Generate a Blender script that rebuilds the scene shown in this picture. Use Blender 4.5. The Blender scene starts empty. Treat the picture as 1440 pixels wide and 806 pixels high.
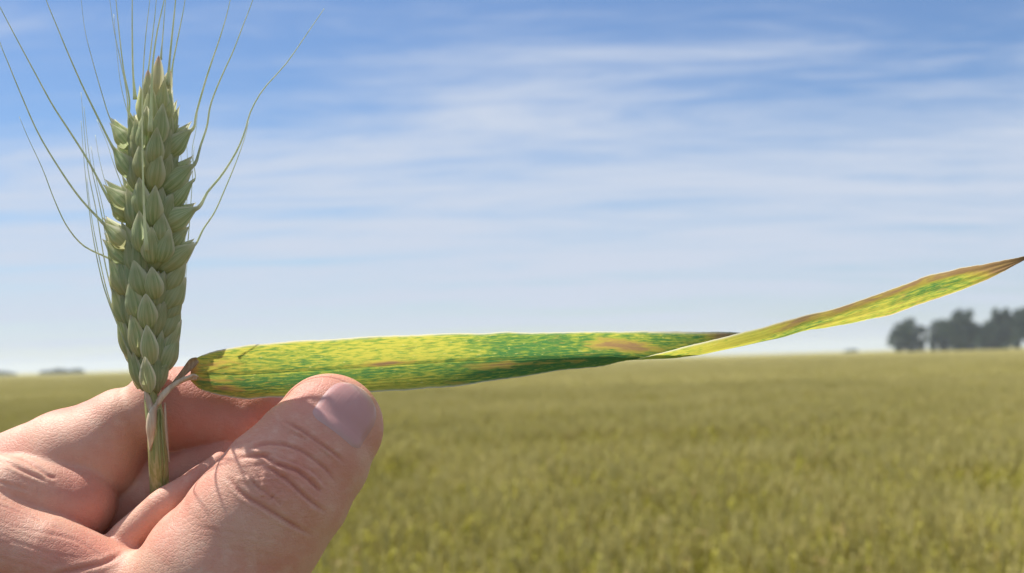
import bpy, math, random
import numpy as np
from mathutils import Vector, Matrix

rng = np.random.default_rng(7)
random.seed(7)
scene = bpy.context.scene
COL = scene.collection

# ------------------------------------------------------------------ camera, sky, sun, exposure
F = 1800.0                     # focal length in photograph pixels (1440 wide)
D0 = 0.225                     # distance of the held plant, metres
PX = D0 / F                    # one photograph pixel at that distance
CAM_LOC = Vector((0.0, 0.0, 1.62))
PITCH, ROLL = 3.27, -1.55

cd = bpy.data.cameras.new('camera')
cam = bpy.data.objects.new('camera', cd)
COL.objects.link(cam)
cd.sensor_width = 36.0
cd.lens = 36.0 * F / 1440.0
cd.clip_start = 0.01
cd.clip_end = 9000.0
cd.dof.use_dof = True
cd.dof.focus_distance = 0.215
cd.dof.aperture_fstop = 34.0
CAM = (Matrix.Translation(CAM_LOC) @ Matrix.Rotation(math.radians(90 + PITCH), 4, 'X')
       @ Matrix.Rotation(math.radians(ROLL), 4, 'Z'))
cam.matrix_world = CAM
scene.camera = cam
CAMI = CAM.inverted()

SUN_EL, SUN_AZ = 58.0, -62.0     # azimuth from +Y (the view direction), negative = left
se, sa = math.radians(SUN_EL), math.radians(SUN_AZ)
SUN_DIR = Vector((math.cos(se) * math.sin(sa), math.cos(se) * math.cos(sa), math.sin(se)))
sd = bpy.data.lights.new('sun', 'SUN')
sd.energy = 3.3
sd.angle = math.radians(0.53)
sd.color = (1.0, 0.95, 0.87)
sun = bpy.data.objects.new('sun', sd)
COL.objects.link(sun)
sun.rotation_euler = SUN_DIR.to_track_quat('Z', 'Y').to_euler()

world = bpy.data.worlds.new('World')
scene.world = world
world.use_nodes = True


class NT:
    """small helper round a node tree"""
    def __init__(self, tree):
        self.t = tree
        tree.nodes.clear()

    def n(self, kind, ins=None, **props):
        nd = self.t.nodes.new(kind)
        for k, v in props.items():
            setattr(nd, k, v)
        for k, v in (ins or {}).items():
            s = nd.inputs[k]
            if isinstance(v, bpy.types.NodeSocket):
                self.t.links.new(v, s)
            else:
                s.default_value = v
        return nd

    def math(self, op, a, b=0.0, c=None, clamp=False):
        ins = {0: a, 1: b}
        if c is not None:
            ins[2] = c
        return self.n('ShaderNodeMath', ins, operation=op, use_clamp=clamp).outputs[0]

    def mix(self, fac, a, b):
        nd = self.n('ShaderNodeMix', data_type='RGBA')
        for i, v in ((0, fac), (6, a), (7, b)):
            s = nd.inputs[i]
            if isinstance(v, bpy.types.NodeSocket):
                self.t.links.new(v, s)
            else:
                s.default_value = (*v, 1.0) if isinstance(v, tuple) and len(v) == 3 else v
        return nd.outputs[2]

    def ramp(self, fac, lo, hi):
        return self.n('ShaderNodeMapRange', {0: fac, 1: lo, 2: hi, 3: 0.0, 4: 1.0}, interpolation_type='SMOOTHSTEP').outputs[0]

    def noise(self, vec, scale, detail=4.0, rough=0.55, dist=0.0):
        return self.n('ShaderNodeTexNoise', {'Vector': vec, 'Scale': scale, 'Detail': detail, 'Roughness': rough, 'Distortion': dist}).outputs['Fac']


w = NT(world.node_tree)
sky = w.n('ShaderNodeTexSky', sky_type='NISHITA', sun_disc=False, sun_elevation=se,
          sun_rotation=sa, altitude=150.0, air_density=1.0, dust_density=0.15, ozone_density=6.0)
geo = w.n('ShaderNodeTexCoord')
sep = w.n('ShaderNodeSeparateXYZ', {0: geo.outputs['Generated']})
X, Y, Z = sep.outputs
# cirrus sheet: project the direction on a plane high above
zz = w.math('ADD', w.math('MAXIMUM', Z, 0.0), 0.09)
cx = w.math('DIVIDE', X, zz)
cy = w.math('DIVIDE', Y, zz)
pv = w.n('ShaderNodeCombineXYZ', {0: cx, 1: cy, 2: 0.0}).outputs[0]


def streaks(loc, ang, sc, scale, detail, rough, dist):
    mp = w.n('ShaderNodeMapping', {'Vector': pv, 'Location': loc, 'Rotation': (0, 0, math.radians(ang)), 'Scale': sc}).outputs[0]
    return w.noise(mp, scale, detail, rough, dist)


broad = streaks((5.65, 5.85, 0), 14, (0.26, 0.55, 1), 1.0, 3.0, 0.5, 0.4)
n1 = streaks((5.4, 1.2, 0), 26, (0.34, 1.10, 1), 1.5, 7.0, 0.62, 0.9)
n2 = streaks((1.7, 7.7, 0), 34, (0.9, 3.0, 1), 1.7, 7.0, 0.68, 0.9)
rad = w.math('SQRT', w.math('ADD', w.math('MULTIPLY', cx, cx), w.math('MULTIPLY', cy, cy)))
rad = w.math('ADD', rad, w.math('MULTIPLY', cx, 0.22))
rad = w.math('ADD', rad, w.math('MULTIPLY', w.math('SUBTRACT', broad, 0.5), 4.5))
bank = w.math('MULTIPLY', w.ramp(rad, 2.6, 4.6), w.math('SUBTRACT', 1.0, w.math('MULTIPLY', w.ramp(rad, 6.4, 8.6), 0.22)))
bank = w.math('ADD', bank, w.math('SUBTRACT', 1.0, w.ramp(rad, 1.1, 2.0)))      # extra cloud added overhead, out of view, to lift the shadows
cl = w.math('ADD', w.math('MULTIPLY', n1, 0.78), w.math('MULTIPLY', n2, 0.32))
cl = w.math('ADD', cl, w.math('MULTIPLY', bank, 0.27))
cov = w.math('MULTIPLY', w.ramp(cl, 0.51, 0.91), 0.95)
CLOUD = (5.2, 5.75, 6.8)
tint = w.n('ShaderNodeMix', data_type='RGBA', blend_type='MULTIPLY')
tint.inputs[0].default_value = 1.0
world.node_tree.links.new(sky.outputs[0], tint.inputs[6])
tint.inputs[7].default_value = (0.88, 0.90, 0.97, 1)
skyc = w.mix(cov, tint.outputs[2], CLOUD)
bg = w.n('ShaderNodeBackground', {0: skyc, 1: 0.063})
w.n('ShaderNodeOutputWorld', {0: bg.outputs[0]})

scene.view_settings.view_transform = 'Standard'
scene.view_settings.look = 'None'
scene.view_settings.gamma = 1.0
scene.view_settings.use_curve_mapping = False
scene.view_settings.exposure = 0.94
scene.render.engine = 'CYCLES'
scene.cycles.use_denoising = True
scene.cycles.max_bounces = 10
scene.cycles.transparent_max_bounces = 8
scene.cycles.volume_bounces = 1


# ------------------------------------------------------------------ helpers
def cs(u, v, wd=0.0):
    """photo pixel + pixels toward the camera at the plant's distance -> camera space, metres"""
    d = D0 - wd * PX
    return Vector(((u - 720.0) / F * d, (403.0 - v) / F * d, -d))


def W(u, v, wd=0.0):
    return CAM @ cs(u, v, wd)


def far(u, v, dist):
    return CAM @ Vector(((u - 720.0) / F * dist, (403.0 - v) / F * dist, -dist))


def tag(o, label=None, cat=None, group=None, kind=None):
    for k, val in (('label', label), ('category', cat), ('group', group), ('kind', kind)):
        if val:
            o[k] = val
    return o


def mesh_from(name, verts, faces, smooth=True):
    me = bpy.data.meshes.new(name)
    me.from_pydata([tuple(p) for p in verts], [], faces)
    me.polygons.foreach_set('use_smooth', [smooth] * len(me.polygons))
    me.update()
    return me


def obj(name, me, mat=None, parent=None, mw=None):
    o = bpy.data.objects.new(name, me)
    COL.objects.link(o)
    if mat is not None and me is not None and not me.materials:
        me.materials.append(mat)
    if parent is not None:
        o.parent = parent
        pm = PM.get(parent.name, Matrix.Identity(4))
        o.matrix_parent_inverse = pm.inverted()
    if mw is not None:
        o.matrix_basis = mw
    PM[o.name] = (mw or Matrix.Identity(4)).copy()
    return o


PM = {}      # world matrices of objects made so far


def empty(name, loc):
    o = bpy.data.objects.new(name, None)
    COL.objects.link(o)
    o.location = loc
    o.empty_display_size = 0.01
    PM[o.name] = Matrix.Translation(loc)
    return o


def tube(points, radii, n=6, flat=1.0):
    pts = [Vector(p) for p in points]
    verts, faces = [], []
    k = len(pts)
    ref = Vector((0.13, 1.0, 0.21)).normalized()
    for i, p in enumerate(pts):
        t = (pts[min(i + 1, k - 1)] - pts[max(i - 1, 0)]).normalized()
        a = t.cross(ref)
        if a.length < 1e-4:
            a = t.cross(Vector((1, 0, 0)))
        a.normalize()
        b = a.cross(t)
        for j in range(n):
            an = 2 * math.pi * j / n
            verts.append(p + (a * math.cos(an) + b * math.sin(an) * flat) * radii[i])
    for i in range(k - 1):
        for j in range(n):
            q = (j + 1) % n
            faces.append((i * n + j, i * n + q, (i + 1) * n + q, (i + 1) * n + j))
    faces.append(tuple(range(n - 1, -1, -1)))
    faces.append(tuple(range((k - 1) * n, k * n)))
    return verts, faces


def spline(ctrl, n):
    """Catmull-Rom through control points (any dimension), n samples"""
    c = np.array(ctrl, float)
    c = np.vstack([2 * c[0] - c[1], c, 2 * c[-1] - c[-2]])
    segs = len(c) - 3
    out = []
    for t in np.linspace(0, segs - 1e-6, n):
        i = int(t)
        f = t - i
        p0, p1, p2, p3 = c[i:i + 4]
        out.append(0.5 * ((2 * p1) + (-p0 + p2) * f + (2 * p0 - 5 * p1 + 4 * p2 - p3) * f * f + (-p0 + 3 * p1 - 3 * p2 + p3) * f ** 3))
    return np.array(out)


def material(name):
    m = bpy.data.materials.new(name)
    m.use_nodes = True
    return m, NT(m.node_tree)


def finish(nt, shader, disp=None):
    o = nt.n('ShaderNodeOutputMaterial', {0: shader})
    return o


# ------------------------------------------------------------------ setting: ground, crop, haze
def ground_material():
    m, t = material('soil')
    p = t.n('ShaderNodeNewGeometry').outputs['Position']
    a = t.noise(p, 0.6, 5)
    b = t.noise(p, 14.0, 5)
    c = t.mix(a, (0.10, 0.085, 0.035), (0.14, 0.13, 0.05))
    c = t.mix(t.math('MULTIPLY', b, 0.5), c, (0.06, 0.05, 0.025))
    s = t.n('ShaderNodeBsdfPrincipled', {'Base Color': c, 'Roughness': 0.95})
    finish(t, s.outputs[0])
    return m


def crop_material(name, dark, light, trans):
    m, t = material(name)
    p = t.n('ShaderNodeNewGeometry').outputs['Position']
    big = t.noise(p, 0.035, 3)
    mid = t.noise(p, 0.55, 4, 0.6)
    small = t.noise(p, 5.0, 3)
    f = t.math('ADD', t.math('MULTIPLY', big, 0.35), t.math('ADD', t.math('MULTIPLY', mid, 0.45), t.math('MULTIPLY', small, 0.35)))
    f = t.ramp(f, 0.38, 0.78)
    c = t.mix(f, dark, light)
    s = t.n('ShaderNodeBsdfPrincipled', {'Base Color': c, 'Roughness': 0.62, 'Specular IOR Level': 0.25})
    tr = t.n('ShaderNodeBsdfTranslucent', {0: c})
    mx = t.n('ShaderNodeMixShader', {0: trans, 1: s.outputs[0], 2: tr.outputs[0]})
    finish(t, mx.outputs[0])
    return m


M_SOIL = ground_material()
M_CLEAF = crop_material('crop_leaf', (0.30, 0.28, 0.04), (0.53, 0.48, 0.095), 0.46)
M_CEAR = crop_material('crop_ear', (0.48, 0.42, 0.13), (0.68, 0.60, 0.25), 0.38)
M_CDRY = crop_material('crop_dry_leaf', (0.36, 0.25, 0.09), (0.52, 0.38, 0.16), 0.2)

gv = [(-3000, -3000, 0), (3000, -3000, 0), (3000, 3000, 0), (-3000, 3000, 0)]
tag(obj('ground', mesh_from('ground', gv, [(0, 1, 2, 3)], False), M_SOIL), kind='structure')

CROP_H = 0.86


def crop_patch(seed, size=1.0, count=240):
    r = np.random.default_rng(seed)
    V, Fc, MI = [], [], []

    def add(vs, fs, mi):
        o = len(V)
        V.extend(vs)
        for f in fs:
            Fc.append(tuple(o + i for i in f))
            MI.append(mi)
    for k in range(count):
        x, y = r.uniform(-size / 2, size / 2, 2)
        h = CROP_H + r.normal(0, 0.045)
        lx, ly = r.normal(0, 0.05, 2)
        top = np.array([x + lx, y + ly, h])
        foot = np.array([x, y, 0.15])
        neck = foot + (top - foot) * 0.88
        a = r.uniform(0, 6.28)
        sx = np.array([math.cos(a), math.sin(a), 0]) * 0.002
        add([foot - sx, foot + sx, neck + sx, neck - sx], [(0, 1, 2, 3)], 0)
        # ear: spindle
        d = (top - neck) + np.array([*r.normal(0, 0.02, 2), 0])
        tip = neck + d / np.linalg.norm(d) * r.uniform(0.075, 0.105)
        rad = r.uniform(0.0065, 0.0095)
        ring = []
        for q in range(4):
            an = a + q * math.pi / 2
            ring.append(neck + (tip - neck) * 0.42 + np.array([math.cos(an), math.sin(an), 0]) * rad)
        add([neck, *ring, tip], [(0, 1, 2), (0, 2, 3), (0, 3, 4), (0, 4, 1), (5, 2, 1), (5, 3, 2), (5, 4, 3), (5, 1, 4)], 1)
        for q in range(5):
            b = neck + (tip - neck) * r.uniform(0.3, 1.0)
            e = b + (tip - neck) / np.linalg.norm(tip - neck) * 0.07 + r.normal(0, 0.022, 3)
            an = r.uniform(0, 6.28)
            s2 = np.array([math.cos(an), math.sin(an), 0]) * 0.0011
            add([b - s2, b + s2, e], [(0, 1, 2)], 1)
        # leaves
        for q in range(3):
            z0 = r.uniform(0.42, 0.74) * h / CROP_H
            an = r.uniform(0, 6.28)
            dr = np.array([math.cos(an), math.sin(an), 0])
            pr = np.array([-dr[1], dr[0], 0])
            L = r.uniform(0.14, 0.24)
            rise = r.uniform(0.02, 0.14)
            wdt = r.uniform(0.005, 0.009)
            base = foot + (top - foot) * ((z0 - 0.15) / (h - 0.15))
            vs = []
            for s in (0, 0.4, 0.75, 1.0):
                c = base + dr * L * s * 0.8 + np.array([0, 0, rise * math.sin(s * 2.6) - 0.05 * s * s * s])
                wv = pr * wdt * (1 - s ** 2.2) + np.array([0, 0, 0.003 * s])
                vs += [c - wv, c + wv]
            mi = 2 if r.random() < 0.06 else 0
            add(vs, [(0, 1, 3, 2), (2, 3, 5, 4), (4, 5, 7, 6)], mi)
    me = mesh_from('crop_patch', V, Fc, False)
    for m in (M_CLEAF, M_CEAR, M_CDRY):
        me.materials.append(m)
    me.polygons.foreach_set('material_index', MI)
    return me


pc = bpy.data.collections.new('crop_patches')     # only read by the crop's node tree
for i in range(5):
    pc.objects.link(bpy.data.objects.new('crop_patch', crop_patch(50 + i)))

pts, scl, rot = [], [], []


def scatter(y0, y1, step, sc):
    y = y0
    while y < y1:
        half = 0.85 * y + 4.0
        x = -half
        while x < half:
            pts.append((x + rng.uniform(-.3, .3) * step, y + rng.uniform(-.3, .3) * step, rng.normal(0, 0.02)))
            scl.append((sc, sc, 1.0 + rng.normal(0, 0.03)))
            rot.append((0, 0, rng.uniform(0, 6.28)))
            x += step
        y += step


scatter(2.6, 34.0, 0.9, 1.0)
scatter(34.0, 130.0, 1.9, 2.2)
scatter(130.0, 330.0, 5.0, 5.6)
pm = bpy.data.meshes.new('wheat_crop')
pm.from_pydata(pts, [], [])
for nm, data in (('scl', scl), ('rot', rot)):
    at = pm.attributes.new(nm, 'FLOAT_VECTOR', 'POINT')
    at.data.foreach_set('vector', np.array(data, dtype=np.float32).ravel())
crop = obj('wheat_crop', pm)
tag(crop, 'olive green standing wheat crop filling the field up to the horizon', 'wheat crop', kind='stuff')
ng = bpy.data.node_groups.new('crop_scatter', 'GeometryNodeTree')
ng.interface.new_socket('Geometry', in_out='INPUT', socket_type='NodeSocketGeometry')
ng.interface.new_socket('Geometry', in_out='OUTPUT', socket_type='NodeSocketGeometry')
gi = ng.nodes.new('NodeGroupInput')
go = ng.nodes.new('NodeGroupOutput')
ip = ng.nodes.new('GeometryNodeInstanceOnPoints')
ci = ng.nodes.new('GeometryNodeCollectionInfo')
ci.inputs['Collection'].default_value = pc
ci.inputs['Separate Children'].default_value = True
ci.inputs['Reset Children'].default_value = True
a1 = ng.nodes.new('GeometryNodeInputNamedAttribute'); a1.data_type = 'FLOAT_VECTOR'; a1.inputs[0].default_value = 'scl'
a2 = ng.nodes.new('GeometryNodeInputNamedAttribute'); a2.data_type = 'FLOAT_VECTOR'; a2.inputs[0].default_value = 'rot'
ng.links.new(gi.outputs[0], ip.inputs['Points'])
ng.links.new(ci.outputs[0], ip.inputs['Instance'])
ip.inputs['Pick Instance'].default_value = True
ng.links.new(a1.outputs[0], ip.inputs['Scale'])
ng.links.new(a2.outputs[0], ip.inputs['Rotation'])
ng.links.new(ip.outputs[0], go.inputs[0])
md = crop.modifiers.new('scatter', 'NODES')
md.node_group = ng

# the crop far off, where plants can no longer be told apart: one rough sheet at ear height
nx, ny = 150, 60
V, Fc = [], []
for j in range(ny):
    yy = 310.0 * (2600.0 / 310.0) ** (j / (ny - 1))
    for i in range(nx):
        xx = (i / (nx - 1) - 0.5) * 2 * (0.95 * yy + 120)
        V.append((xx, yy, CROP_H - 0.05 + rng.normal(0, 0.03)))
for j in range(ny - 1):
    for i in range(nx - 1):
        a = j * nx + i
        Fc.append((a, a + 1, a + nx + 1, a + nx))
M_FARCROP = crop_material('far_crop', (0.32, 0.285, 0.085), (0.42, 0.37, 0.12), 0.0)
tag(obj('distant_wheat_crop', mesh_from('distant_wheat_crop', V, Fc), M_FARCROP),
    'hazy strip of distant wheat meeting the sky', 'wheat crop', kind='stuff')


# ------------------------------------------------------------------ trees
def tree_material():
    m, t = material('tree_leaf')
    p = t.n('ShaderNodeNewGeometry').outputs['Position']
    c = t.mix(t.ramp(t.noise(p, 0.6, 3), 0.35, 0.65), (0.022, 0.045, 0.022), (0.06, 0.10, 0.04))
    s = t.n('ShaderNodeBsdfPrincipled', {'Base Color': c, 'Roughness': 0.6, 'Specular IOR Level': 0.3})
    tr = t.n('ShaderNodeBsdfTranslucent', {0: c})
    finish(t, t.n('ShaderNodeMixShader', {0: 0.2, 1: s.outputs[0], 2: tr.outputs[0]}).outputs[0])
    return m


def bark_material():
    m, t = material('bark')
    p = t.n('ShaderNodeTexCoord').outputs['Object']
    c = t.mix(t.noise(p, 3.0, 5), (0.05, 0.04, 0.03), (0.13, 0.10, 0.075))
    finish(t, t.n('ShaderNodeBsdfPrincipled', {'Base Color': c, 'Roughness': 0.9}).outputs[0])
    return m


M_TREE, M_BARK = tree_material(), bark_material()


def make_tree(base, height, width, seed, low=0.06, label='', group='trees on the horizon'):
    """base on the ground; crown from low*height to height, about width metres across"""
    r = np.random.default_rng(seed)
    root = empty('tree', base)
    tag(root, label, 'tree', group)
    base = np.array(base)
    V, Fc = [], []

    def limb(p, q, r0, r1):
        k = 5
        P = [p + (q - p) * s + (r.normal(0, 0.02 * np.linalg.norm(q - p), 3) if 0 < s < 1 else 0) for s in np.linspace(0, 1, k)]
        vs, fs = tube(P, np.linspace(r0, r1, k), 7)
        o = len(V)
        V.extend(vs)
        Fc.extend([tuple(o + i for i in f) for f in fs])
    tr = height * 0.026
    fork = base + np.array([r.normal(0, .2), r.normal(0, .2), height * 0.38])
    limb(base - np.array([0, 0, .1]), fork, tr, tr * 0.7)
    blobs = []
    nb = 13
    for k in range(nb):
        an = k * 2.4 + r.uniform(-.4, .4)
        f = (k + 0.5) / nb
        z = height * (low + 0.14 + (0.80 - low) * f)
        env = math.sin(math.pi * min(1, max(0.10, 0.22 + 0.62 * f))) ** 0.7
        rr = width * 0.5 * env * r.uniform(0.45, 0.72)
        c = base + np.array([math.cos(an) * rr, math.sin(an) * rr, z])
        s = width * r.uniform(0.20, 0.29)
        blobs.append((c, s))
        limb(fork if z > height * .36 else base + np.array([0, 0, height * 0.2]), c, tr * 0.42, tr * 0.1)
    blobs.append((base + np.array([0, 0, height * 0.9]), width * 0.16))
    obj('trunk', mesh_from('trunk', V, Fc), M_BARK, root)
    LV, LF = [], []
    for c, s in blobs:
        for q in range(5):
            cc = c + r.normal(0, 1, 3) * s * 0.55 * np.array([1, 1, 0.8])
            n = 230
            d = r.normal(0, 1, (n, 3))
            d /= np.linalg.norm(d, axis=1)[:, None]
            P = cc + d * (s * 0.5 * r.uniform(0.35, 1.05, (n, 1)))
            for p in P:
                if p[2] < base[2] + height * low:
                    continue
                a = r.normal(0, 1, 3); a /= np.linalg.norm(a)
                b = np.cross(a, r.normal(0, 1, 3)); b /= np.linalg.norm(b)
                sz = r.uniform(0.18, 0.36) * height / 12
                o = len(LV)
                LV += [p - a * sz, p + b * sz * .6, p + a * sz, p - b * sz * .6]
                LF.append((o, o + 1, o + 2, o + 3))
    obj('crown', mesh_from('crown', LV, LF, False), M_TREE, root)
    return root


def on_ground(u, dist):
    """point on the ground under photo column u, dist metres ahead"""
    v = 506 - (u - 720) * 0.0278
    p = far(u, v, dist)
    return (p.x, p.y, 0.0)


TD = 330.0
make_tree(on_ground(1277, TD), 8.3, 8.6, 3, 0.04, 'smallest round dark tree, nearest the leaf tip, standing apart at the left of the row')
make_tree(on_ground(1327, TD + 6), 8.6, 8.6, 4, 0.03, 'dark tree left of centre in the row, directly right of the sky gap')
make_tree(on_ground(1360, TD - 5), 9.6, 10.0, 5, 0.03, 'broad dark tree in the middle of the row with the flattish top')
make_tree(on_ground(1391, TD + 9), 7.8, 9.0, 6, 0.03, 'low dark tree filling the dip before the tallest one')
make_tree(on_ground(1419, TD + 2), 10.8, 8.4, 8, 0.04, 'tallest dark tree, rising at the right edge of the photo')
make_tree(on_ground(1454, TD - 8), 9.6, 9.0, 9, 0.04, 'dark tree cut by the right edge of the photo')


def far_wood(name, label, u0, u1, dist, hmin, hmax, seed):
    r = np.random.default_rng(seed)
    V, Fc = [], []
    n = int((u1 - u0) * 60)
    ph = r.uniform(0, 6, 3)
    for k in range(n):
        u = r.uniform(u0, u1)
        e = min(1.0, (u - u0) / 8, (u1 - u) / 8)
        env = hmin + (hmax - hmin) * e * 0.62 * (0.65 + 0.25 * math.sin(u * 0.21 + ph[0]) + 0.15 * math.sin(u * 0.57 + ph[1]))
        p = np.array(on_ground(u, dist + r.uniform(-12, 12)))
        p[2] = env * r.uniform(0.05, 1.0) ** 0.6
        a = r.normal(0, 1, 3); a /= np.linalg.norm(a)
        b = np.cross(a, r.normal(0, 1, 3)); b /= np.linalg.norm(b)
        s = r.uniform(0.5, 0.9)
        o = len(V)
        V += [p - a * s, p + b * s * .7, p + a * s, p - b * s * .7]
        Fc.append((o, o + 1, o + 2, o + 3))
    tag(obj(name, mesh_from(name, V, Fc, False), M_TREE), label, 'wood', kind='stuff')


far_wood('distant_wood', 'low hazy line of distant trees on the horizon behind the wheat ear', 56, 118, 560, 1.3, 3.6, 1)
far_wood('distant_wood', 'short hazy clump of distant trees at the left edge of the horizon', -30, 22, 560, 1.2, 3.0, 2)
far_wood('distant_bush', 'tiny hazy bush on the horizon left of the dark tree row', 1188, 1206, 620, 1.2, 2.6, 3)

# haze
hz = material('haze_air')
hv = hz[1].n('ShaderNodeVolumePrincipled', {'Color': (0.80, 0.88, 1.0, 1), 'Density': 0.00038, 'Anisotropy': 0.15})
hz[1].n('ShaderNodeOutputMaterial', {1: hv.outputs[0]})
b = 3100.0
hvz = [(x, y, z) for z in (-1.2, 17.5) for (x, y) in ((-b, -b), (b, -b), (b, b), (-b, b))]
hme = mesh_from('haze', hvz, [(3, 2, 1, 0), (4, 5, 6, 7), (0, 1, 5, 4), (1, 2, 6, 5), (2, 3, 7, 6), (3, 0, 4, 7)], False)
tag(obj('haze', hme, hz[0]), 'thin pale haze hanging over the field', 'haze', kind='stuff')


# ------------------------------------------------------------------ the hand
# A distance field of tapered limbs in camera space, meshed with surface nets.
def limb_sdf(P, ctrl, flat=None, k=0):
    """ctrl: list of (u,v,w,r) ; consecutive pairs are tapered segments smoothly joined"""
    out = None
    for (a, b_) in zip(ctrl[:-1], ctrl[1:]):
        pa, pb = np.array(cs(*a[:3]), np.float32), np.array(cs(*b_[:3]), np.float32)
        ra = a[3] * -pa[2] / F
        rb = b_[3] * -pb[2] / F
        ab = pb - pa
        L2 = float(ab @ ab)
        d0 = P[0] - pa[0]; d1 = P[1] - pa[1]; d2 = P[2] - pa[2]
        t = np.clip((d0 * ab[0] + d1 * ab[1] + d2 * ab[2]) / L2, 0, 1)
        d0 = d0 - t * ab[0]; d1 = d1 - t * ab[1]; d2 = d2 - t * ab[2]
        if flat is not None:
            nvec, fk = flat
            q = (d0 * nvec[0] + d1 * nvec[1] + d2 * nvec[2]) * (1.0 / fk - 1.0)
            d0 = d0 + q * nvec[0]; d1 = d1 + q * nvec[1]; d2 = d2 + q * nvec[2]
        s = t * t * (3 - 2 * t)
        d = np.sqrt(d0 * d0 + d1 * d1 + d2 * d2) - (ra + (rb - ra) * s)
        out = d if out is None else (smin(out, d, k) if k else np.minimum(out, d))
    return out


def smin(a, b_, k):
    k = k * PX
    h = np.clip(0.5 + 0.5 * (b_ - a) / k, 0, 1)
    return b_ + (a - b_) * h - k * h * (1 - h)


def unit(x, y, z):
    return np.array(Vector((x, y, z)).normalized(), np.float32)


# all radii and offsets in photograph pixels at the plant's distance (8 px = 1 mm)
THUMB_N = unit(0.25, 0.30, 0.92)
THUMB = [(463, 601, 66, 76), (436, 641, 92, 86), (398, 688, 112, 96), (352, 748, 116, 103), (312, 812, 118, 118), (318, 905, 112, 138)]
INDEX_A = [(-300, 835, -40, 88), (-150, 765, -42, 84), (0, 698, -42, 81), (100, 653, -40, 78), (142, 633, -38, 73), (170, 603, -36, 57)]
INDEX_B = [(232, 576, -44, 60), (300, 575, -46, 60), (352, 588, -40, 54)]
PALM_C = [(-160, 700, 30, 70), (20, 696, 40, 56), (106, 708, 22, 56)]
WEB_D = [(-260, 740, 60, 92), (-70, 746, 90, 76), (60, 786, 96, 62), (150, 828, 94, 64), (260, 890, 100, 96)]
FOLD_E = [(140, 800, 50, 26), (182, 756, 58, 27), (226, 716, 58, 24), (276, 676, 48, 18), (310, 650, 36, 14)]
MIDDLE_F = [(110, 760, -70, 66), (200, 690, -64, 56), (280, 668, -60, 54), (350, 650, -52, 46)]
MIDDLE_G = [(262, 668, -30, 36), (330, 640, -24, 36)]
RING = [(60, 840, -120, 66), (180, 780, -120, 58), (290, 740, -100, 54)]
PALM = [(-260, 800, -10, 120), (-60, 900, 10, 130), (140, 930, 20, 130), (300, 960, 60, 140)]
ARM = [(60, 980, 0, 170), (-120, 1180, -20, 180), (-420, 1560, -60, 215), (-900, 2200, -140, 260)]


def thumb_sdf(P):
    return limb_sdf(P, THUMB, (THUMB_N, 0.86))


def hand_sdf(P):
    th = thumb_sdf(P)
    web = limb_sdf(P, WEB_D)
    palm = limb_sdf(P, PALM)
    arm = limb_sdf(P, ARM, (unit(0.3, 0.2, 0.9), 0.72))
    a = limb_sdf(P, INDEX_A, None, 10)
    bb = limb_sdf(P, INDEX_B)
    c = limb_sdf(P, PALM_C)
    e = limb_sdf(P, FOLD_E)
    f = limb_sdf(P, MIDDLE_F)
    g = limb_sdf(P, MIDDLE_G)
    r = limb_sdf(P, RING)
    base = smin(smin(palm, arm, 60), web, 34)
    body = smin(base, th, 40)
    idx = smin(a, bb, 10)
    idx = smin(idx, c, 7)
    idx = smin(idx, limb_sdf(P, [(-200, 790, -10, 95), (-330, 860, -10, 110)]), 40)
    mid = smin(smin(f, g, 6), r, 6)
    d = smin(body, e, 9)
    d = smin(d, idx, 6)
    d = smin(d, mid, 5)
    return d


def axis_samples(lo, flo, fhi, hi, fine, coarse):
    a = np.arange(flo, fhi, fine)

    def grow(start, end, sgn):
        out, x, s = [], start, fine
        while (end - x) * sgn > 0:
            s = min(s * 1.25, coarse)
            x += s * sgn
            out.append(x)
        return out
    return np.array(sorted(grow(flo, lo, -1)) + list(a) + grow(a[-1], hi, 1), np.float32)


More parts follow.
